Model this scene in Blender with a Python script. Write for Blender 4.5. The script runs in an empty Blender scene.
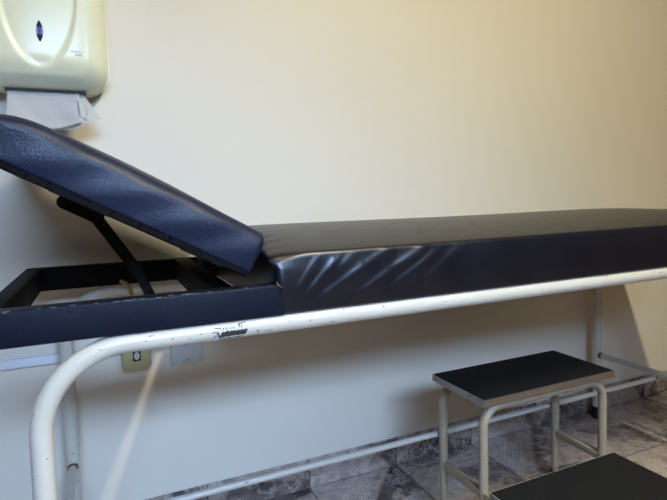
import bpy, bmesh, math, random
from mathutils import Vector, Matrix

random.seed(7)
sc = bpy.context.scene
COL = sc.collection
PI = math.pi

# ------------------------------------------------------------------ render look
sc.view_settings.view_transform = 'Standard'
sc.view_settings.look = 'None'
sc.view_settings.gamma = 1.0
sc.view_settings.use_curve_mapping = False
sc.view_settings.exposure = 0.2
sc.cycles.use_denoising = True
sc.cycles.max_bounces = 10
sc.cycles.diffuse_bounces = 2

# ------------------------------------------------------------------ room numbers (metres)
WY = 1.454            # back wall plane
FY = -1.55            # front wall (with the window)
LX, RX = -1.7, 3.1    # side walls
CZ = 2.75             # ceiling
YF, YR = 0.85, 1.40   # bed rails
RZ = 0.683            # rail axis height
BX0, BX1 = -0.10, 1.743
TR = 0.0158

# ------------------------------------------------------------------ helpers
def link(o, parent=None):
    COL.objects.link(o)
    if parent:
        o.parent = parent
    return o

def obj(name, bm, mat, parent=None, smooth=True, auto=35):
    bmesh.ops.recalc_face_normals(bm, faces=bm.faces)
    me = bpy.data.meshes.new(name)
    bm.to_mesh(me)
    bm.free()
    mats = mat if isinstance(mat, (list, tuple)) else [mat]
    for m in mats:
        me.materials.append(m)
    if smooth:
        for p in me.polygons:
            p.use_smooth = True
        a = math.radians(auto)
        bm2 = bmesh.new(); bm2.from_mesh(me)
        for e in bm2.edges:
            if len(e.link_faces) == 2 and e.calc_face_angle(0) > a:
                e.smooth = False
        bm2.to_mesh(me); bm2.free()
    o = bpy.data.objects.new(name, me)
    return link(o, parent)

def tag(o, label=None, cat=None, group=None, kind=None):
    if label: o['label'] = label
    if cat: o['category'] = cat
    if group: o['group'] = group
    if kind: o['kind'] = kind
    return o

def thing(name, label, cat, loc):
    o = bpy.data.objects.new(name, None)
    o.empty_display_size = 0.1
    link(o)
    o.location = loc
    return tag(o, label, cat)

def shift(bm, loc):
    bmesh.ops.translate(bm, verts=bm.verts, vec=-Vector(loc))
    return bm

def box(bm, x0, x1, y0, y1, z0, z1, bevel=0.0, seg=2, M=None, mi=0):
    vs = [bm.verts.new((x, y, z)) for x in (x0, x1) for y in (y0, y1) for z in (z0, z1)]
    idx = [(0, 1, 3, 2), (4, 6, 7, 5), (0, 4, 5, 1), (2, 3, 7, 6), (0, 2, 6, 4), (1, 5, 7, 3)]
    fs = [bm.faces.new([vs[i] for i in f]) for f in idx]
    for f in fs: f.material_index = mi
    bmesh.ops.recalc_face_normals(bm, faces=fs)
    newv = set(vs)
    if bevel > 0:
        es = list({e for f in fs for e in f.edges})
        r = bmesh.ops.bevel(bm, geom=es, offset=bevel, segments=seg, profile=0.5, affect='EDGES', clamp_overlap=True)
        newv = {v for v in r['verts']} | {v for v in vs if v.is_valid}
        newv |= {v for f in r['faces'] for v in f.verts}
    if M is not None:
        bmesh.ops.transform(bm, matrix=M, verts=[v for v in newv if v.is_valid])
    return bm

def fillet(pts, radii, n=12):
    """polyline with rounded corners"""
    pts = [Vector(p) for p in pts]
    out = [pts[0]]
    for i in range(1, len(pts) - 1):
        a, b, c = pts[i - 1], pts[i], pts[i + 1]
        r = radii[i - 1] if isinstance(radii, (list, tuple)) else radii
        u, w = (a - b).normalized(), (c - b).normalized()
        ang = u.angle(w)
        d = r / math.tan(ang / 2)
        ctr = b + (u + w).normalized() * (r / math.sin(ang / 2))
        p0, p1 = b + u * d, b + w * d
        v0, v1 = p0 - ctr, p1 - ctr
        tot = v0.angle(v1)
        for k in range(n + 1):
            t = k / n
            s0 = math.sin((1 - t) * tot) / math.sin(tot)
            s1 = math.sin(t * tot) / math.sin(tot)
            out.append(ctr + v0 * s0 + v1 * s1)
    out.append(pts[-1])
    return out

def tube(bm, pts, r, n=20, cap=True, mi=0):
    pts = [Vector(p) for p in pts]
    rings = []
    t0 = (pts[1] - pts[0]).normalized()
    nrm = t0.orthogonal().normalized()
    for i, p in enumerate(pts):
        if i == 0: t = t0
        elif i == len(pts) - 1: t = (pts[-1] - pts[-2]).normalized()
        else: t = ((pts[i + 1] - p).normalized() + (p - pts[i - 1]).normalized()).normalized()
        nrm = (nrm - t * nrm.dot(t)).normalized()
        bi = t.cross(nrm)
        rr = r[i] if isinstance(r, (list, tuple)) else r
        rings.append([bm.verts.new(p + (nrm * math.cos(2 * PI * k / n) + bi * math.sin(2 * PI * k / n)) * rr) for k in range(n)])
    for a, b in zip(rings, rings[1:]):
        for k in range(n):
            f = bm.faces.new((a[k], a[(k + 1) % n], b[(k + 1) % n], b[k])); f.material_index = mi
    if cap:
        bm.faces.new(rings[0][::-1]).material_index = mi
        bm.faces.new(rings[-1]).material_index = mi
    return bm

def rrect(w0, w1, h0, h1, r, nf=10, nc=6):
    """rounded rectangle loop, points counter-clockwise: nf along each side, nc in each corner; r = 4 radii (bl, br, tr, tl)"""
    if not isinstance(r, (list, tuple)): r = [r] * 4
    cs = [((w0 + r[0], h0 + r[0]), r[0], PI, 1.5 * PI), ((w1 - r[1], h0 + r[1]), r[1], 1.5 * PI, 2 * PI),
          ((w1 - r[2], h1 - r[2]), r[2], 0, PI / 2), ((w0 + r[3], h1 - r[3]), r[3], PI / 2, PI)]
    pts = []
    for i, (c, rr, a0, a1) in enumerate(cs):
        for k in range(nc + 1):
            a = a0 + (a1 - a0) * k / nc
            pts.append((c[0] + rr * math.cos(a), c[1] + rr * math.sin(a)))
        c2, r2, b0, _ = cs[(i + 1) % 4]
        p, q_ = pts[-1], (c2[0] + r2 * math.cos(b0), c2[1] + r2 * math.sin(b0))
        n = nf[i] if isinstance(nf, (list, tuple)) else nf
        for k in range(1, n):
            pts.append((p[0] + (q_[0] - p[0]) * k / n, p[1] + (q_[1] - p[1]) * k / n))
    return pts

def loft(bm, loops, cap0=True, cap1=True, mi=0):
    rs = [[bm.verts.new(p) for p in l] for l in loops]
    n = len(rs[0])
    for a, b in zip(rs, rs[1:]):
        for k in range(n):
            bm.faces.new((a[k], a[(k + 1) % n], b[(k + 1) % n], b[k])).material_index = mi
    if cap0: bm.faces.new(rs[0][::-1]).material_index = mi
    if cap1: bm.faces.new(rs[-1]).material_index = mi
    return rs

def grid(bm, P, mi=0):
    vs = [[bm.verts.new(p) for p in row] for row in P]
    for i in range(len(vs) - 1):
        for j in range(len(vs[0]) - 1):
            bm.faces.new((vs[i][j], vs[i][j + 1], vs[i + 1][j + 1], vs[i + 1][j])).material_index = mi
    return vs

def sm(a, b, x):
    t = min(1, max(0, (x - a) / (b - a)))
    return t * t * (3 - 2 * t)

# ------------------------------------------------------------------ materials
class NT:
    def __init__(s, name):
        s.m = bpy.data.materials.new(name)
        s.m.use_nodes = True
        s.t = s.m.node_tree
        s.b = s.t.nodes['Principled BSDF']
    def n(s, typ, **kw):
        nd = s.t.nodes.new(typ)
        for k, v in kw.items():
            if k.startswith('i_'):
                key = k[2:]
                key = int(key) if key.isdigit() else key.replace('_', ' ')
                if hasattr(v, 'is_output'): s.t.links.new(v, nd.inputs[key])
                else: nd.inputs[key].default_value = v
            else: setattr(nd, k, v)
        return nd
    def math(s, op, a, b=0.0, c=None):
        kw = dict(i_0=a, i_1=b)
        if c is not None: kw['i_2'] = c
        return s.n('ShaderNodeMath', operation=op, **kw).outputs[0]
    def mix(s, f, a, b):
        nd = s.t.nodes.new('ShaderNodeMix'); nd.data_type = 'RGBA'
        for inp, v in ((nd.inputs[0], f), (nd.inputs[6], a), (nd.inputs[7], b)):
            if hasattr(v, 'is_output'): s.t.links.new(v, inp)
            else: inp.default_value = v if not isinstance(v, tuple) or len(v) == 4 else (*v, 1)
        return nd.outputs[2]
    def noise(s, scale, detail=3, rough=.55, vec=None):
        nd = s.n('ShaderNodeTexNoise'); nd.inputs['Scale'].default_value = scale
        nd.inputs['Detail'].default_value = detail; nd.inputs['Roughness'].default_value = rough
        s.t.links.new(vec if vec is not None else s.pos(), nd.inputs['Vector'])
        return nd.outputs['Fac']
    def pos(s):
        if not hasattr(s, '_p'): s._p = s.n('ShaderNodeNewGeometry').outputs['Position']
        return s._p
    def ramp(s, f, a, b):
        nd = s.n('ShaderNodeMapRange'); nd.interpolation_type = 'SMOOTHSTEP'
        s.t.links.new(f, nd.inputs['Value']); nd.inputs['From Min'].default_value = a; nd.inputs['From Max'].default_value = b
        return nd.outputs['Result']
    def set(s, key, v):
        if hasattr(v, 'is_output'): s.t.links.new(v, s.b.inputs[key])
        else: s.b.inputs[key].default_value = (*v, 1) if isinstance(v, tuple) and len(v) == 3 else v
    def bump(s, h, strength, dist=0.001):
        nd = s.n('ShaderNodeBump', i_Strength=strength, i_Distance=dist, i_Height=h)
        s.t.links.new(nd.outputs[0], s.b.inputs['Normal'])

def simple(name, col, rough=.5, metal=0.0, var=.06, scale=40, spec=.5):
    t = NT(name)
    f = t.noise(scale, 4)
    a = tuple(c * (1 - var) for c in col); b = tuple(min(1, c * (1 + var)) for c in col)
    t.set('Base Color', t.mix(f, a, b)); t.set('Roughness', rough); t.set('Metallic', metal)
    t.set('Specular IOR Level', spec)
    return t.m

def m_wall():
    t = NT('wall_paint')
    f = t.noise(3.0, 4)
    t.set('Base Color', t.mix(f, (.79, .725, .60), (.85, .785, .66)))
    t.set('Roughness', .55)
    t.bump(t.noise(180, 3), .12, .001)
    return t.m

def m_enamel(name, col, chips, chipcol, rough=.28, grime=(.55, .5, .4)):
    t = NT(name)
    n1 = t.noise(95, 2)
    n2 = t.noise(14, 3)
    c = t.mix(t.ramp(n2, .42, .75), col, tuple(.88 * a + .12 * b for a, b in zip(col, grime)))
    spot = t.ramp(n1, chips, chips + .025)
    mp = t.n('ShaderNodeVectorMath', operation='MULTIPLY'); t.t.links.new(t.pos(), mp.inputs[0]); mp.inputs[1].default_value = (.28, 1.6, 1.6)
    scr = t.ramp(t.noise(120, 2, .5, mp.outputs[0]), chips - .01, chips + .02)
    spot = t.math('MAXIMUM', spot, scr)
    t.set('Base Color', t.mix(spot, c, chipcol))
    t.set('Roughness', rough)
    t.bump(t.noise(60, 2), .05, .001)
    return t.m

def m_vinyl(name, col, grain=.35, rough=.36, scale=420, spec=.5):
    t = NT(name)
    v = t.n('ShaderNodeTexVoronoi', feature='F1')
    v.inputs['Scale'].default_value = scale
    t.t.links.new(t.pos(), v.inputs['Vector'])
    f = t.noise(30, 4)
    t.set('Base Color', t.mix(f, tuple(c * .8 for c in col), tuple(c * 1.2 for c in col)))
    r = t.n('ShaderNodeMapRange', i_Value=f); r.inputs['To Min'].default_value = rough - .05; r.inputs['To Max'].default_value = rough + .08
    t.set('Roughness', r.outputs['Result'])
    t.set('Specular IOR Level', spec)
    h = t.math('ADD', t.math('MULTIPLY', v.outputs['Distance'], .6), t.math('MULTIPLY', t.noise(90, 3), .8))
    t.bump(h, grain, .0012)
    return t.m

def m_tile(name, upright=False):
    """stone look tiles, 31 cm, each cut by a diagonal of thin parallel lines"""
    S = .31
    t = NT(name)
    sp = t.n('ShaderNodeSeparateXYZ'); t.t.links.new(t.pos(), sp.inputs[0])
    X, Y, Z = sp.outputs
    U = t.math('DIVIDE', t.math('SUBTRACT', X, .54 - 10 * S), S)
    if upright: V = t.math('DIVIDE', t.math('ADD', Z, 2 * S), S)
    else: V = t.math('DIVIDE', t.math('SUBTRACT', WY + 10 * S, Y), S)
    iu, iv = t.math('FLOOR', U), t.math('FLOOR', V)
    u, v = t.math('FRACT', U), t.math('FRACT', V)
    par = t.math('FLOORED_MODULO', t.math('ADD', iu, iv), 2.0)
    v2 = t.math('ABSOLUTE', t.math('SUBTRACT', v, par))            # flips every other tile
    vec = t.n('ShaderNodeCombineXYZ', i_0=U, i_1=V, i_2=t.math('ADD', t.math('MULTIPLY', iu, 3.7), t.math('MULTIPLY', iv, 1.9))).outputs[0]
    n1 = t.noise(2.6, 6, .68, vec)
    n2 = t.noise(9.0, 5, .7, vec)
    wob = t.math('MULTIPLY', t.math('SUBTRACT', n1, .5), .06)
    d = t.math('ADD', t.math('ADD', u, t.math('MULTIPLY', v2, .9)), wob)
    # marble tones
    n3 = t.noise(22.0, 5, .72, vec)
    nn = t.math('ADD', t.math('MULTIPLY', n2, .7), t.math('MULTIPLY', n3, .35))
    nn = t.ramp(nn, .30, .74)
    light = t.mix(nn, (.26, .205, .175), (.62, .51, .44))
    dark = t.mix(t.ramp(n1, .35, .7), (.05, .039, .037), (.26, .20, .172))
    mid = t.mix(nn, (.155, .117, .10), (.54, .43, .365))
    c = t.mix(t.ramp(d, .50, .56), light, mid)
    c = t.mix(t.ramp(d, .90, .96), c, dark)
    # second wedge: a long tongue of dark stone pointing to a corner
    e = t.math('SUBTRACT', t.math('ABSOLUTE', t.math('SUBTRACT', v2, .72)), t.math('MULTIPLY', u, .20))
    c = t.mix(t.math('MULTIPLY', t.ramp(t.math('MULTIPLY', e, -1), .0, .03), t.ramp(d, .54, .58)), c, mid)
    # parallel thin lines along the diagonal, in pairs and worn
    st = t.math('ABSOLUTE', t.math('SUBTRACT', t.math('FRACT', t.math('MULTIPLY', d, 26.0)), .5))
    ln = t.math('MULTIPLY', t.ramp(t.math('MULTIPLY', st, -1), -.16, -.04), t.math('MULTIPLY', t.ramp(d, .50, .52), t.ramp(t.math('MULTIPLY', d, -1), -.80, -.77)))
    c = t.mix(t.math('MULTIPLY', ln, t.math('ADD', .5, t.math('MULTIPLY', t.ramp(n2, .34, .62), .45))), c, (.78, .67, .60))
    # veins
    vv = t.math('ABSOLUTE', t.math('SUBTRACT', t.noise(3.2, 8, .68, vec), .5))
    c = t.mix(t.math('MULTIPLY', t.ramp(t.math('MULTIPLY', vv, -1), -.035, -.002), .5), c, (.66, .56, .50))
    # joints
    ju = t.math('MINIMUM', u, t.math('SUBTRACT', 1.0, u)); jv = t.math('MINIMUM', v, t.math('SUBTRACT', 1.0, v))
    j = t.math('MINIMUM', ju, jv)
    jm = t.ramp(t.math('MULTIPLY', j, -1), -.011, -.007)
    c = t.mix(t.math('MULTIPLY', jm, .75), c, (.09, .072, .065))
    t.set('Base Color', c)
    t.set('Roughness', t.math('ADD', t.math('MULTIPLY', n2, .15), .22))
    t.bump(t.math('SUBTRACT', n2, t.math('MULTIPLY', jm, 2.0)), .15, .001)
    return t.m

M = dict(
    wall=m_wall(),
    ceil=simple('ceiling_boards', (.24, .17, .10), .6),
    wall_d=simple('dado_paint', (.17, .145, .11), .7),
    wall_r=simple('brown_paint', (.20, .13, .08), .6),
    tile=m_tile('stone_tile'), tile_up=m_tile('stone_tile_upright', True),
    enamel=m_enamel('white_enamel', (.64, .605, .52), .725, (.10, .08, .065), .3),
    enamel_old=m_enamel('aged_cream_enamel', (.39, .33, .235), .70, (.10, .06, .035), .38, (.25, .17, .09)),
    stretcher=m_enamel('stretcher_enamel', (.56, .545, .49), .72, (.09, .06, .04), .3),
    vinyl=m_vinyl('navy_vinyl', (.0026, .0035, .0098), .03, .34, 420, .62),
    vinyl_head=m_vinyl('navy_vinyl_grained', (.0070, .0118, .034), .32, .42, 330, .34),
    vinyl_frame=m_vinyl('navy_vinyl_frame', (.0045, .0072, .0170), .3, .5, 420, .2),
    black=simple('black_paint', (.004, .004, .004), .6, spec=.2),
    dark=simple('dark_hem', (.004, .004, .005), .8, spec=.12),
    black_vinyl=m_vinyl('black_vinyl', (.0022, .0020, .0018), .3, .6, 420, .10),
    rubber=simple('black_rubber', (.010, .010, .010), .75, spec=.3),
    mat=simple('ribbed_black_mat', (.010, .010, .0105), .62, spec=.35, scale=200),
    trim=m_enamel('metal_trim', (.32, .29, .25), .66, (.12, .08, .05), .4, (.2, .13, .08)),
    trim_brown=m_enamel('metal_trim_warm_shade', (.15, .108, .074), .66, (.22, .17, .12), .4, (.10, .06, .04)),  # same rim metal; dim warm light on its front put into the colour
    plastic=simple('cream_plastic', (.88, .865, .63), .22, var=.01, spec=.4),
    plastic_back=simple('grey_plastic', (.42, .42, .38), .4, var=.02),
    slot=simple('dark_slot', (.02, .02, .02), .6),
    paper=simple('white_paper', (.86, .86, .88), .9, var=.02, scale=200),
    ivory=simple('yellowed_plastic', (.50, .44, .22), .4, var=.05),
    grey_plate=simple('white_plate', (.66, .66, .66), .4, var=.03),
    lens_dark=simple('smoked_window', (.02, .02, .022), .5, spec=.15),
    lens_blue=simple('violet_window', (.10, .085, .30), .5, spec=.2),
    white=simple('white_mark', (.50, .50, .66), .4),
    ink=simple('grey_ink', (.34, .35, .33), .6),
    ink_dark=simple('worn_black_print', (.035, .033, .03), .5, var=.5, scale=900),
    label=simple('worn_label', (.62, .62, .60), .35, var=.25, scale=500),
    thread=simple('grey_thread', (.22, .22, .24), .8),
    rust=simple('rust', (.13, .085, .05), .8),
    wood=simple('torn_edge', (.30, .16, .11), .8),
    brass=simple('tan_bracket', (.42, .31, .17), .45),
    duct=simple('white_duct', (.80, .81, .83), .35, var=.02),
    frame_w=simple('window_frame_paint', (.7, .7, .68), .4),
    screw=simple('screw_steel', (.25, .24, .22), .4, .8),
)
gl = NT('window_glass'); gl.set('Base Color', (.95, .98, 1)); gl.set('Roughness', .0); gl.set('Transmission Weight', 1.0); gl.set('IOR', 1.01)
M['glass'] = gl.m

# ------------------------------------------------------------------ setting
def slab(name, x0, x1, y0, y1, z0, z1, m):
    bm = bmesh.new(); box(bm, x0, x1, y0, y1, z0, z1)
    return tag(obj(name, bm, m, smooth=False), kind='structure')

T = .12
slab('floor', LX - T, RX + T, FY - T, WY + T, -.1, 0, M['tile'])
slab('ceiling', LX - T, RX + T, FY - T, WY + T, CZ, CZ + .1, M['ceil'])
slab('wall_back', LX - T, RX + T, WY, WY + T, 0, CZ, M['wall'])
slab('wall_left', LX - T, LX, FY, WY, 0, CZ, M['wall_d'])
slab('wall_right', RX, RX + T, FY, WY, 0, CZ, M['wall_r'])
# front wall with the high window opening (behind the camera)
WX0, WX1, WZ0, WZ1 = -.75, .95, 1.66, 2.16
bm = bmesh.new()
box(bm, LX - T, WX0, FY - T, FY, 0, CZ); box(bm, WX1, RX + T, FY - T, FY, 0, CZ)
box(bm, WX0, WX1, FY - T, FY, 0, WZ0); box(bm, WX0, WX1, FY - T, FY, WZ1, CZ)
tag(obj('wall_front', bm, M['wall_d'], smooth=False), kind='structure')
bm = bmesh.new()
fw = .035
for a in ((WX0, WX1, WZ0, WZ0 + fw), (WX0, WX1, WZ1 - fw, WZ1), (WX0, WX0 + fw, WZ0, WZ1), (WX1 - fw, WX1, WZ0, WZ1)):
    box(bm, a[0], a[1], FY - .09, FY - .05, a[2], a[3])
xm = (WX0 + WX1) / 2
box(bm, xm - .018, xm + .018, FY - .09, FY - .05, WZ0 + fw, WZ1 - fw)
win = tag(obj('window_1', bm, M['frame_w'], smooth=False), kind='structure')
for a, b in ((WX0 + fw, xm - .018), (xm + .018, WX1 - fw)):
    bm = bmesh.new(); box(bm, a, b, FY - .072, FY - .068, WZ0 + fw, WZ1 - fw)
    obj('window_pane', bm, M['glass'], win, smooth=False)

# stone tile skirting along the back wall
bm = bmesh.new()
BH = .092
box(bm, LX, RX, WY - .009, WY - .0003, .0, BH, .002, 1)
tag(obj('baseboard_back', bm, M['tile_up']), kind='structure')

# ------------------------------------------------------------------ examination bed
BED = (0.82, 1.125, 0)
bed = thing('examination_bed', 'navy vinyl padded examination bed with raised headrest on white tubular legs', 'examination bed', BED)
def bpart(name, bm, mat, parent=None, **k):
    shift(bm, BED)
    return obj(name, bm, mat, parent or bed, **k)

RB = .125
for y, nm in ((YF, 'front_leg_frame'), (YR, 'rear_leg_frame')):
    bm = bmesh.new()
    p = fillet([(BX0, y, .012), (BX0, y, RZ), (BX1, y, RZ), (BX1, y, .012)], RB, 20)
    tube(bm, p, TR, 28)
    fr = bpart(nm, bm, M['enamel'])
    for x in (BX0, BX1):
        bm = bmesh.new()
        prof = [(.0, .0), (.0185, .0), (.0195, .004), (.0195, .04), (.0182, .045), (.0160, .0455)]
        tube(bm, [(x, y, 0), (x, y, .004), (x, y, .04), (x, y, .0455)], [.0185, .0195, .0195, .0182], 24)
        bpart('rubber_foot', bm, M['rubber'], fr)
# low end rails and the long stretcher between them
SZ, SY, LZ = .250, 1.171, .2285
for x in (BX0, BX1):
    bm = bmesh.new()
    tube(bm, [(x, YF + .010, SZ + .003), (x, YR - .010, SZ + .003)], .0095, 16)
    bpart('end_rail', bm, M['stretcher'])
    # weld collars with rust where the rail meets the rear leg
    bm = bmesh.new()
    tube(bm, [(x, YR - .022, SZ + .003), (x, YR - .013, SZ + .003)], [.0104, .0125], 16)
    bpart('weld_collar', bm, M['rust'])
bm = bmesh.new()
tube(bm, [(BX0 - .004, SY, LZ), (BX1 + .045, SY, LZ)], .0078, 16)
bpart('long_stretcher', bm, M['stretcher'])
for x in (BX0, BX1):
    bm = bmesh.new()
    tube(bm, [(x, SY, LZ + .004), (x, SY, SZ - .002)], .0062, 14)
    bpart('stretcher_mount', bm, M['stretcher'])

# upholstered wooden base frame under the headrest
FX0, FX1, FYA, FYB, FZ0, FZ1 = -.172, .2780, .8355, 1.385, .6985, .752
MX0 = .2630
def bar(x0, x1, y0, y1, bev=.004):
    bm = bmesh.new(); box(bm, x0, x1, y0, y1, FZ0, FZ1, bev, 3); return bm
fb = bpart('frame_front_bar', bar(FX0, FX1, FYA, FYA + .034), M['vinyl_frame'])
bpart('frame_back_bar', bar(FX0, FX1, FYB - .030, FYB), M['black_vinyl'])
bpart('frame_end_bar', bar(FX0, FX0 + .032, FYA + .034, FYB - .030), M['black_vinyl'])
bpart('frame_cross_bar', bar(.160, .196, FYA + .034, FYB - .030), M['black_vinyl'])
# torn bit of covering at the hinge corner and loose threads along the hem
bm = bmesh.new()
P = []
for i in range(9):
    t = i / 8
    x = .264 + .0135 * t
    w = .0026 * math.sin(PI * t) ** .7 + .0006
    P.append([(x, FYA + .004, FZ1 + .0035 - .0035 * t + w * .6 + .0015 * math.sin(9 * t)), (x, FYA - .0022, FZ1 + .0005 - .0035 * t - w)])
grid(bm, P)
bmesh.ops.solidify(bm, geom=list(bm.faces), thickness=.0012)
bpart('torn_edge', bm, M['wood'], fb)
bm = bmesh.new()
for i in range(20):
    x = random.uniform(FX0 + .02, FX1 - .02); L = random.uniform(.003, .012)
    z = FZ1 + random.uniform(-.0012, .0003)
    tube(bm, [(x, FYA + .0004, z), (x + L, FYA + .0002, z + random.uniform(-.001, .0005))], .0004, 5)
tag(bpart('frayed_hem', bm, M['thread'], fb), 'pale frayed hem')['kind'] = 'stuff'

# mattress -----------------------------------------------------------
MX1 = 1.805
folds = [  # (x0,z0)->(x1,z1), height, width
    ((.300, .742), (.338, .790), .0030, .0055), ((.318, .730), (.372, .786), .0046, .0060),
    ((.336, .716), (.428, .772), .0054, .0075), ((.428, .772), (.482, .797), .0050, .0075),
    ((.408, .716), (.480, .756), .0060, .0075), ((.480, .756), (.560, .797), .0068, .0080),
    ((.480, .722), (.585, .786), .0062, .0085), ((.545, .725), (.645, .790), .0046, .0095), ((.372, .770), (.410, .794), .0024, .0050),
    ((.470, .712), (.520, .735), .0018, .0080), ((.60, .725), (.66, .77), .0010, .010)]
def fold_d(x, z):
    s = 0
    for (a, b, h, w) in folds:
        ax, az = a; bx, bz = b
        dx, dz = bx - ax, bz - az; L2 = dx * dx + dz * dz
        t = ((x - ax) * dx + (z - az) * dz) / L2
        tc = min(1, max(0, t))
        px, pz = ax + dx * tc, az + dz * tc
        sd = ((x - px) * -dz + (z - pz) * dx) / math.sqrt(L2)
        dd = math.hypot(x - px, z - pz)
        ww = w * (.65 if sd > 0 else 1.5)      # steep upper flank, soft lower flank
        end = .35 + .65 * sm(-.02, .35, tc) if True else 1
        s = max(s, .36 * h * math.exp(-(dd / (ww * 1.3)) ** 2) * end)
    return s
bm = bmesh.new()
NX = 330
loops = []
Y0, Y1, Z0, Z1 = .8385, 1.387, .6985, .8030
def mattress_loop(x, inset):
    R_ = .007
    base = rrect(Y0 + inset, Y1 - inset, Z0 + min(inset, .004), Z1 - inset, [.004, .004, max(R_ - inset * .5, .0045), max(R_ - inset * .5, .0045)], nf=[14, 26, 40, 34], nc=8)
    out = []
    for (y, z) in base:
        cy = (y - (Y0 + Y1) / 2) / ((Y1 - Y0) / 2)
        top = sm(.775, .803, z)
        lenf = (x - MX0) / (MX1 - MX0)
        crown = .036 * (1 - abs(cy) ** 2.1) * top * (1 - .35 * sm(.75, 1.0, lenf)) * sm(0, .03, x - MX0 + .012)
        crown += top * (.002 * math.sin(lenf * 9 + 1) * (1 - cy * cy) * .5)
        zz = z + crown
        yy = y + .0016 * sm(.770, .806, z) * (1 - sm(Y0, Y0 + .03, y))
        xx = x
        front = 1 - sm(Y0, Y0 + .008, y)
        if front > 0:
            side = math.sin(PI * min(1, max(0, (z - Z0) / (Z1 - Z0))))
            yy -= front * (.0035 * side + fold_d(x, z))
            yy += front * .0018 * math.sin(x * 41 + z * 25) * side * math.exp(-max(0, x - .7) * 3)
        back = sm(Y1 - .010, Y1, y)
        yy += back * .004 * math.sin(PI * min(1, max(0, (z - Z0) / (Z1 - Z0))))
        # gathers of the covering at the hinge end
        g = math.exp(-((x - MX0) / .035) ** 2) * top
        zz += g * (.0026 * math.sin(cy * 46) + .0014 * math.sin(cy * 91 + 1) - .006)
        xx -= .0120 * g * (1 - .5 * front)
        # bulging foot end
        xx += .035 * sm(.93, 1.0, lenf) * sm(.72, .80, z)
        out.append((xx, yy, zz))
    return out
xs = []
for i in range(NX + 1):
    t = i / NX
    xs.append(MX0 + (MX1 - MX0) * (t ** 1.55))
ends0 = [(MX0, .0075), (MX0 + .0012, .0045), (MX0 + .004, .0018), (MX0 + .009, .0004)]
ends1 = [(MX1 - .010, .0015), (MX1 - .005, .005), (MX1 - .0012, .011), (MX1, .018)]
for x, i_ in ends0: loops.append(mattress_loop(x, i_))
for x in xs:
    if MX0 + .013 < x < MX1 - .012: loops.append(mattress_loop(x, 0))
for x, i_ in ends1: loops.append(mattress_loop(x, i_))
loft(bm, loops)
bpart('mattress', bm, M['vinyl'], auto=60)

# headrest -----------------------------------------------------------
HA = math.radians(28.2)
HX, HZ = .2190, .7715          # lower hinge corner
ux, uz = -math.cos(HA), math.sin(HA)
nx, nz = math.sin(HA), math.cos(HA)
HL, HT = .462, .0735
HYA, HYB = .836, 1.387
def hp(s, y, t):               # along the panel, across, through its thickness
    return (HX + ux * s + nx * t, y, HZ + uz * s + nz * t)
bm = bmesh.new()
def head_loop(s, inset, k):
    base = rrect(HYA + inset, HYB - inset, .004, HT - inset, [.004, .004, .020 - min(inset, .019) * .5, .020 - min(inset, .019) * .5], nf=[10, 12, 30, 12], nc=8)
    out = []
    for (y, t) in base:
        c = (y - (HYA + HYB) / 2) / ((HYB - HYA) / 2)
        q_ = s / HL
        top = sm(.050, .0735, t)
        tt = t - top * .016 * sm(.78, 1.0, q_) ** 1.5 + top * (.017 * (1 - abs(c) ** 3) * math.sin(PI * min(1, max(0, q_))) ** .8)
        f = 1 - sm(HYA, HYA + .012, y)
        yy = y - f * .0030 * math.sin(PI * t / HT) + f * .0010 * math.sin(s * 60 + t * 90)
        out.append(hp(s + k * t, yy, tt))
    return out
loops = []
ra = .012
for k in range(8):             # hinge end, small radius
    a = PI / 2 * (1 - k / 7)
    loops.append(head_loop(ra * (1 - math.sin(a)), ra * (1 - math.cos(a)), 0))
NS = 60
for k in range(1, NS):
    loops.append(head_loop(ra + (HL - ra - .055) * k / NS, 0, 0))
rb = .055
for k in range(9):
    a = PI / 2 * k / 8
    loops.append(head_loop(HL - rb + rb * math.sin(a), rb * .50 * (1 - math.cos(a)), 0))
loft(bm, loops)
hd = bpart('headrest', bm, M['vinyl_head'], auto=60)
bm = bmesh.new()
Mx = Matrix(((ux, 0, nx, HX), (0, 1, 0, 0), (uz, 0, nz, HZ), (0, 0, 0, 1)))
box(bm, .006, HL - .018, HYA + .004, HYB - .006, -.006, .0042, .0015, 1, Mx)
bpart('headrest_board', bm, M['dark'], hd)
# stapled ragged hem of the covering
bm = bmesh.new()
s = .01
while s < HL - .02:
    L = random.uniform(.010, .034)
    d = random.uniform(.0035, .0080)
    box(bm, s, s + L, HYA + .0005, HYA + .016, -d, .0045, .001, 1, Mx)
    s += L + random.uniform(-.002, .004)
tag(bpart('hem', bm, M['dark'], hd), kind='stuff')
# support strut: bracket under the headrest, flat prop, lower link
SYY = 1.10
bm = bmesh.new()
bxy = [(-.083, .911), (.004, .866)]
dv = Vector((bxy[1][0] - bxy[0][0], 0, bxy[1][1] - bxy[0][1])); L = dv.length; dv.normalize()
nv = Vector((-dv.z, 0, dv.x))
if nv.z < 0: nv = -nv
def flat_link(bm, a, b, w, y0, y1, n=10, w2=None):
    a = Vector((a[0], 0, a[1])); b = Vector((b[0], 0, b[1])); w2 = w2 or w
    d = (b - a).normalized(); m_ = Vector((-d.z, 0, d.x))
    loop = []
    for k in range(n + 1):
        th = PI / 2 + PI * k / n
        loop.append(a + (d * math.cos(th) + m_ * math.sin(th)) * w / 2)
    for k in range(n + 1):
        th = -PI / 2 + PI * k / n
        loop.append(b + (d * math.cos(th) + m_ * math.sin(th)) * w2 / 2)
    loft(bm, [[(p.x, y, p.z) for p in loop] for y in (y0, y1)])
flat_link(bm, (-.066, .9035), (-.012, .8735), .026, SYY - .024, SYY + .024)
br = bpart('headrest_bracket', bm, M['black'])
bm = bmesh.new()
flat_link(bm, (-.022, .884), (.056, .762), .022, SYY - .004, SYY + .004)
bpart('support_strut', bm, M['black'])
bm = bmesh.new()
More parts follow.
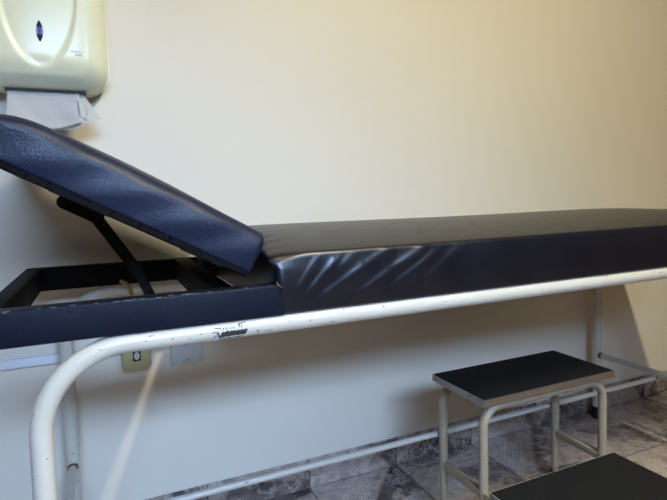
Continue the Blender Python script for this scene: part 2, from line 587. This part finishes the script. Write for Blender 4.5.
flat_link(bm, (.056, .762), (.080, .705), .018, SYY + .005, SYY + .011, w2=.020)
bpart('strut_link', bm, M['black'])
bm = bmesh.new()                 # the rod the prop stands on, between the two frame bars
tube(bm, [(.080, FYA + .030, .712), (.080, FYB - .026, .712)], .006, 12)
bpart('strut_rod', bm, M['black'])
bm = bmesh.new()                 # small tan bracket hanging by the rear rail
tube(bm, fillet([(.030, 1.345, .712), (.045, 1.345, .700), (.052, 1.345, .672)], .010, 6), [.0035] * 1 + [.0048] * 13 + [.0048], 10) if False else tube(bm, [(.028, 1.345, .711), (.040, 1.345, .703), (.048, 1.345, .690), (.053, 1.345, .668)], [.004, .006, .006, .005], 12)
bpart('rail_clip', bm, M['brass'])

# worn maker's label on the front rail
def on_rail(x, a, dr=.0004):      # a: angle round the tube, 0 = facing the room, + = up
    r = TR + dr
    return (x, YF - r * math.cos(a), RZ + r * math.sin(a))
def rail_patch(bm, x0, x1, a0, a1, dr=.0004, n=6, slant=0.0, jag=0.0, nx_=14):
    P = []
    for i in range(nx_ + 1):
        t = i / nx_
        x = x0 + (x1 - x0) * t
        j0 = random.uniform(-jag, jag); j1 = random.uniform(-jag, jag)
        P.append([on_rail(x + slant * k / n, a0 + j0 + (a1 + j1 - a0 - j0) * k / n, dr) for k in range(n + 1)])
    grid(bm, P)
bm = bmesh.new()
rail_patch(bm, .150, .208, -.95, .62, .0004, 8, .012, .05)
lab = tag(bpart('maker_label', bm, M['label']), 'worn silver maker label with black print')
bm = bmesh.new()
rail_patch(bm, .163, .2065, -.50, .06, .0008, 6, .004, .07, 30)      # the black band
rail_patch(bm, .160, .198, -.80, -.66, .0008, 3, .004, .06, 18)
bpart('label_band', bm, M['ink_dark'], lab)
bm = bmesh.new()
# the slanted emblem at the left: strokes like a leaning peak
for (xa, aa, xb, ab, w) in ((.152, -.62, .160, .05, .0022), (.160, .05, .164, -.60, .0024), (.151, .05, .160, .12, .0016),
                            (.154, -.45, .162, -.30, .0014), (.152, .20, .156, .50, .0016), (.156, .50, .166, .44, .0016), (.166, .44, .164, .25, .0014)):
    P = []
    for k in range(7):
        t = k / 6
        x = xa + (xb - xa) * t; a = aa + (ab - aa) * t
        P.append([on_rail(x - w / 2, a - .04, .0009), on_rail(x + w / 2, a + .04, .0009)])
    grid(bm, P)
# a row of small worn letter strokes above the band
x = .168
while x < .2:
    h = random.uniform(.08, .20)
    rail_patch(bm, x, x + random.uniform(.0008, .002), .26, .26 + h, .0009, 2, .0012, 0, 1)
    if random.random() < .6: rail_patch(bm, x, x + .0035, .26 + h, .30 + h, .0009, 1, 0, 0, 1)
    x += random.uniform(.0035, .0058)
for (x0, x1, a0, a1) in ((.194, .197, .50, .72), (.197, .203, .68, .75), (.203, .207, .74, .80)):
    rail_patch(bm, x0, x1, a0, a1, .0009, 2, .001, .03, 3)
bpart('label_print', bm, M['ink_dark'], lab)

# ------------------------------------------------------------------ step stool
ST = (1.04, .96, 0)
stool = thing('step_stool', 'two step metal stool with black rubber treads beneath the bed rail', 'step stool', ST)
def spart(name, bm, mat, parent=None, **k):
    shift(bm, ST)
    return obj(name, bm, mat, parent or stool, **k)
def step(x0, x1, y0, y1, z, th=.019):
    bm = bmesh.new()
    w = .0016
    # angle-iron rim: four upright strips, thin top lip
    box(bm, x0, x1, y0, y0 + w, z - th, z - .0005, mi=1); box(bm, x0, x1, y1 - w, y1, z - th, z - .0005)
    box(bm, x0, x0 + w, y0 + w, y1 - w, z - th, z - .0005); box(bm, x1 - w, x1, y0 + w, y1 - w, z - th, z - .0005)
    box(bm, x0 + w, x1 - w, y0 + w, y1 - w, z - .010, z - .004)
    rim = spart('tread_rim', bm, [M['trim'], M['trim_brown']], smooth=False)
    bm = bmesh.new()
    # rubber mat with fine ribs along its length
    box(bm, x0 + .003, x1 - .003, y0 + .003, y1 - .003, z - .004, z + .0008, .001, 1)
    n = int((y1 - y0 - .02) / .0075)
    for i in range(n):
        y = y0 + .010 + i * (y1 - y0 - .020) / (n - 1)
        box(bm, x0 + .006, x1 - .006, y - .0015, y + .0015, z + .0008, z + .0014)
    spart('rubber_tread', bm, M['mat'], smooth=False)
    for (x, y) in ((x0 - .0006, y1 - .014), (x0 - .0006, y0 + .012)):
        bm = bmesh.new(); tube(bm, [(x, y, z - .010), (x + .003, y, z - .010)], .0042, 12)
        spart('rivet', bm, M['screw'], rim)
    for (x, y) in ((x0 + .012, y0 - .0006), (x1 - .012, y0 - .0006)):
        bm = bmesh.new(); tube(bm, [(x, y, z - .010), (x, y + .003, z - .010)], .0036, 12)
        spart('rivet', bm, M['screw'], rim)
SX0, SX1 = .812, 1.267
step(SX0, SX1, .9615, 1.175, .400)
step(.813, 1.245, .735, .9470, .180)
r = .0115
LX0, LX1 = .828, 1.248
for y, nm in ((.985, 'front_leg_tube'), (1.150, 'rear_leg_tube')):
    bm = bmesh.new()
    tube(bm, fillet([(LX0, y, .010), (LX0, y, .3690), (LX1, y, .3690), (LX1, y, .010)], .050, 12), r, 18)
    lt = spart(nm, bm, M['enamel_old'])
    for x in (LX0, LX1):
        bm = bmesh.new(); tube(bm, [(x, y, 0), (x, y, .03)], .0142, 16)
        spart('rubber_foot', bm, M['rubber'], lt)
bm = bmesh.new()
tube(bm, fillet([(LX0, .758, .010), (LX0, .758, .149), (LX1, .758, .149), (LX1, .758, .010)], .035, 10), r, 18)
lt = spart('front_leg_tube', bm, M['enamel_old'])
for x in (LX0, LX1):
    bm = bmesh.new(); tube(bm, [(x, .758, 0), (x, .758, .03)], .0142, 16)
    spart('rubber_foot', bm, M['rubber'], lt)
for x in (LX0, LX1):
    bm = bmesh.new()
    box(bm, x - .0085, x + .0085, .765, 1.152, .141, .1605, .002, 2)
    spart('side_bar', bm, M['enamel_old'])

# ------------------------------------------------------------------ paper towel dispenser
DX, DZ0, DZ1, DHW = -.110, 1.161, 1.520, .1385
dloc = (DX, WY, DZ0)
disp = thing('paper_towel_dispenser', 'glossy cream plastic paper towel dispenser mounted high on the wall', 'paper towel dispenser', dloc)
def dpart(name, bm, mat, parent=None, **k):
    shift(bm, dloc)
    return obj(name, bm, mat, parent or disp, **k)
def shield(x, z):
    """signed: >0 inside the raised shield on the cover's front"""
    dx = (x - DX) / .078
    dz = (z - 1.395) / .192
    return 1 - math.sqrt(abs(dx) ** 2.0 + abs(dz) ** 2.2)
def cover_y(x, z, y):
    return y
bm = bmesh.new()
loops = []
YB, YFc = 1.418, 1.322
Rd = .080
def dloop(inset, y, bulge):
    lo = rrect(DX - DHW + inset, DX + DHW - inset, DZ0 + inset * .8, DZ1 - inset, [max(.058 - inset * .6, .012)] * 2 + [max(.05 - inset * .6, .012)] * 2, nf=[30, 34, 30, 34], nc=10)
    out = []
    for (x, z) in lo:
        yy = y
        yy += bulge * .028 * sm(1.240, 1.150, z) ** 1.4       # the lower front sweeps back to the slot
        yy += bulge * .014 * ((x - DX) / DHW) ** 2
        yy += bulge * .0060 * sm(-.03, .10, shield(x, z))
        out.append((x, yy, z))
    return out
loops.append(dloop(0, YB, 0))
for k in range(0, 13):
    a = PI / 2 * k / 12
    loops.append(dloop(Rd * .55 * (1 - math.cos(a)), YB - .002 - (YB - YFc) * math.sin(a), math.sin(a) ** 2))
ins = Rd * .55
while ins < DHW - .004:
    ins += .0028
    loops.append(dloop(min(ins, DHW - .002), YFc - .004 * sm(0, .10, ins), 1))
loft(bm, loops)
cov = dpart('cover', bm, M['plastic'], auto=70)
def cov_y(x, z):                   # height of the cover's front at (x, z)
    d = min(DHW - abs(x - DX), (z - DZ0) / .8, DZ1 - z)
    y = YFc - .004 * sm(0, .10, d)
    return y + .028 * sm(1.240, 1.150, z) ** 1.4 + .014 * ((x - DX) / DHW) ** 2 + .0060 * sm(-.03, .10, shield(x, z))
bm = bmesh.new()
lo = rrect(DX - DHW - .001, DX + DHW + .001, DZ0 + .010, DZ1 + .002, [.052] * 2 + [.045] * 2, nf=12, nc=8)
loft(bm, [[(x, y, z) for (x, z) in lo] for y in (WY - .0003, WY - .034)])
dpart('back_plate', bm, M['plastic_back'])
bm = bmesh.new()                   # pale seam rim of the hinged cover
lo = rrect(DX - DHW - .0010, DX + DHW + .0010, DZ0 - .0005, DZ1 + .0012, [.058] * 2 + [.05] * 2, nf=12, nc=10)
loft(bm, [[(x, y, z) for (x, z) in lo] for y in (WY - .028, WY - .040)])
dpart('seam_rim', bm, M['plastic'])
bm = bmesh.new()
box(bm, DX - .080, DX + .086, 1.372, 1.400, DZ0 - .0008, DZ0 + .004)
dpart('slot', bm, M['slot'])
# pointed level window
def lens(bm, hw, z0, z1, dy, mi=0, zc=1.2835, hh=.0238):
    P = []
    for i in range(25):
        z = z0 + (z1 - z0) * i / 24
        t = (z - zc) / hh
        w = hw * max(0, 1 - t * t) ** .9
        P.append([(DX + w * s_, cov_y(DX + w * s_, z) - dy, z) for s_ in (-1, -.5, 0, .5, 1)])
    grid(bm, P, mi)
bm = bmesh.new(); lens(bm, .0070, 1.2600, 1.3070, .0006)
lw = dpart('level_window', bm, M['lens_dark'], cov)
bm = bmesh.new(); lens(bm, .0066, 1.2755, 1.2930, .0011)
dpart('level_window_centre', bm, M['lens_blue'], lw)
bm = bmesh.new()
for s_ in (-1, 1):
    P = []
    for i in range(9):
        z = 1.277 + .014 * i / 8
        x = DX + s_ * .0049
        P.append([(x - .0007, cov_y(x, z) - .0016, z), (x + .0007, cov_y(x, z) - .0016, z)])
    grid(bm, P)
dpart('level_window_mark', bm, M['white'], lw)
# two short lines of tiny grey print
bm = bmesh.new()
def dash(x, z, w, h):
    P = [[(x + w * i / 2, cov_y(x + w * i / 2, z + h * j) - .0006, z + h * j) for j in (0, 1)] for i in range(3)]
    grid(bm, P)
x = -.0505
for w in (.0022, .002, .0026, .002, .0024, .0018, .0024, .0022):
    dash(x, 1.2420, w * .35, .0036); dash(x, 1.2420, w * .8, .0009); dash(x + w * .55, 1.2432, w * .35, .0024)
    x += w + .0007
x = -.0418
for w in (.0026, .002, .0024, .002, .0028):
    dash(x, 1.2355, w * .4, .0038); dash(x, 1.2384, w * .85, .001); dash(x + w * .6, 1.2355, w * .35, .0024)
    x += w + .0006
dpart('print', bm, M['ink'], cov)

# paper towel hanging out of the slot
pl = (-.10, 1.38, 1.156)
towel = thing('paper_towel', 'crumpled white paper towel hanging from the cream dispenser', 'paper towel', pl)
def towel_sheet(x0, x1, zb, yoff, curl, n=26, m=22, top=1.1535, skew=0.0, seed=0):
    P = []
    for i in range(n + 1):
        u = i / n
        row = []
        for j in range(m + 1):
            v = j / m
            zl = zb(u)
            z = top + (zl - top) * v
            x = x0 + (x1 - x0) * u + skew * v * (u ** 2)
            y = 1.378 + yoff - .030 * v - curl * v ** 3 + .0035 * math.sin(u * 7 + v * 5 + seed) * v + .0025 * math.sin(u * 17 - v * 6 + seed) * v
            row.append((x, y, z))
        P.append(row)
    return P
bm = bmesh.new()
grid(bm, towel_sheet(-.186, -.040, lambda u: 1.092 - .020 * sm(0, .6, u) + .016 * sm(.6, 1, u) + .002 * math.sin(u * 6), -.002, .014, skew=.010, top=1.160))
bmesh.ops.solidify(bm, geom=list(bm.faces), thickness=.0009)
obj('front_fold', shift(bm, pl), M['paper'], towel)
bm = bmesh.new()
grid(bm, towel_sheet(-.178, -.030, lambda u: 1.085 - .016 * sm(0, .6, u) + .030 * sm(.55, 1.0, u) ** 2, .008, .010, skew=.034, seed=2, top=1.160))
bmesh.ops.solidify(bm, geom=list(bm.faces), thickness=.0009)
obj('back_fold', shift(bm, pl), M['paper'], towel)
bm = bmesh.new()
# folded-over right corner
A, B, C_, D_ = Vector((-.042, 1.366, 1.148)), Vector((-.018, 1.372, 1.122)), Vector((-.026, 1.340, 1.096)), Vector((-.038, 1.334, 1.100))
P = []
for i in range(9):
    u = i / 8
    row = []
    for j in range(9):
        v = j / 8
        p = (A * (1 - v) + D_ * v) * (1 - u) + (B * (1 - v) + C_ * v) * u
        p.y -= .006 * math.sin(PI * u) * math.sin(PI * v)
        row.append(p)
    P.append(row)
grid(bm, P)
bmesh.ops.solidify(bm, geom=list(bm.faces), thickness=.0008)
obj('corner_fold', shift(bm, pl), M['paper'], towel)

# ------------------------------------------------------------------ wall fittings
def fit(name, label, cat, loc):
    return thing(name, label, cat, loc)
# cable duct
bm = bmesh.new()
box(bm, -.80, .146, WY - .0115, WY - .0002, .502, .524, .0015, 2)
tag(obj('cable_duct', bm, M['duct']), 'narrow white plastic cable duct running along the wall behind the bed', 'cable duct')
# yellowed surface outlet
ol = (.058, WY, .463)
ou = fit('surface_outlet', 'yellowed plastic outlet box with a black socket low on the wall', 'outlet', ol)
bm = bmesh.new()
lo1 = rrect(.0245, .0955, .4640, .5385, .006, nf=4, nc=5)
lo2 = rrect(.0265, .0935, .4660, .5365, .006, nf=4, nc=5)
lo3 = rrect(.0300, .0900, .4700, .5330, .005, nf=4, nc=5)
loft(bm, [[(x, y, z) for (x, z) in l] for l, y in ((lo1, WY - .0003), (lo1, WY - .030), (lo2, WY - .038), (lo3, WY - .0395))])
obj('outlet_box', shift(bm, ol), M['ivory'], ou)
bm = bmesh.new()
box(bm, .0505, .0695, WY - .0415, WY - .038, .4865, .512, .001, 1)
sk = obj('socket', shift(bm, ol), M['slot'], ou)
bm = bmesh.new()
lo = [(.060 + .0068 * math.cos(a * PI / 12), .5005 + .0098 * math.sin(a * PI / 12)) for a in range(24)]
loft(bm, [[(x, y, z) for (x, z) in lo] for y in (WY - .0408, WY - .0428)])
si = obj('socket_insert', shift(bm, ol), M['grey_plate'], sk)
bm = bmesh.new()
for (x, z) in ((.0602, .4985), (.0578, .5055), (.0626, .5055)):
    tube(bm, [(x, WY - .0420, z), (x, WY - .0432, z)], .0013, 10)
obj('socket_hole', shift(bm, ol), M['slot'], sk)
# white outlet plate
wl = (.19, WY, .45)
wp = fit('outlet_plate', 'white wall plate with dark screw holes beside the yellowed outlet', 'outlet', wl)
bm = bmesh.new()
lo1 = rrect(.148, .232, .4500, .572, .007, nf=4, nc=5)
lo2 = rrect(.150, .230, .4520, .570, .006, nf=4, nc=5)
loft(bm, [[(x, y, z) for (x, z) in l] for l, y in ((lo1, WY - .0003), (lo1, WY - .010), (lo2, WY - .0125))])
pb = obj('plate', shift(bm, wl), M['grey_plate'], wp)
for (x, z, r_) in ((.190, .5050, .0030), (.190, .4620, .0024), (.1815, .4575, .0016), (.2245, .4565, .0014)):
    bm = bmesh.new()
    tube(bm, [(x, WY - .0118, z), (x, WY - .0132, z)], r_, 12)
    obj('screw_hole', shift(bm, wl), M['slot'], wp)

# ------------------------------------------------------------------ light
def light(name, kind, loc, rot, energy, col, **k):
    d = bpy.data.lights.new(name, kind); d.energy = energy; d.color = col
    for a, b in k.items(): setattr(d, a, b)
    o = bpy.data.objects.new(name, d); link(o); o.location = loc; o.rotation_euler = rot
    return o
LAMP = 57; WIN = 22.5
light('ceiling_lamp', 'AREA', (1.01, -.35, CZ - .03), (0, 0, 0), LAMP, (1.0, .93, .68), shape='RECTANGLE', size=.09, size_y=1.0)
light('window_daylight', 'AREA', ((WX0 + WX1) / 2, FY - .02, (WZ0 + WZ1) / 2), (math.radians(90 - 37), 0, math.radians(5)), WIN, (.41, .62, 1.0), shape='RECTANGLE', size=WX1 - WX0 - .1, size_y=WZ1 - WZ0 - .08, spread=math.radians(72))
w = bpy.data.worlds.new('sky'); sc.world = w; w.use_nodes = True
bg = w.node_tree.nodes['Background']; bg.inputs[0].default_value = (.55, .72, 1, 1); bg.inputs[1].default_value = .3

# ------------------------------------------------------------------ camera
F, YAW, PIT, ROL, PPY = 514.38, .4190, .0606, -.0271, 227.77
cy, sy = math.cos(YAW), math.sin(YAW)
f = Vector((sy * math.cos(PIT), cy * math.cos(PIT), -math.sin(PIT)))
rt = Vector((cy, -sy, 0)); dn = f.cross(rt)
c, s = math.cos(ROL), math.sin(ROL)
r2 = rt * c - dn * s
d2 = rt * s + dn * c
cam = bpy.data.cameras.new('camera'); co = bpy.data.objects.new('camera', cam); link(co)
cam.sensor_fit = 'HORIZONTAL'; cam.sensor_width = 36; cam.lens = 36 * F / 667
cam.shift_y = (PPY - 250) / 667
cam.clip_start = .02
mw = Matrix((( r2.x, -d2.x, -f.x, 0), (r2.y, -d2.y, -f.y, 0), (r2.z, -d2.z, -f.z, .9), (0, 0, 0, 1)))
co.matrix_world = mw
sc.camera = co
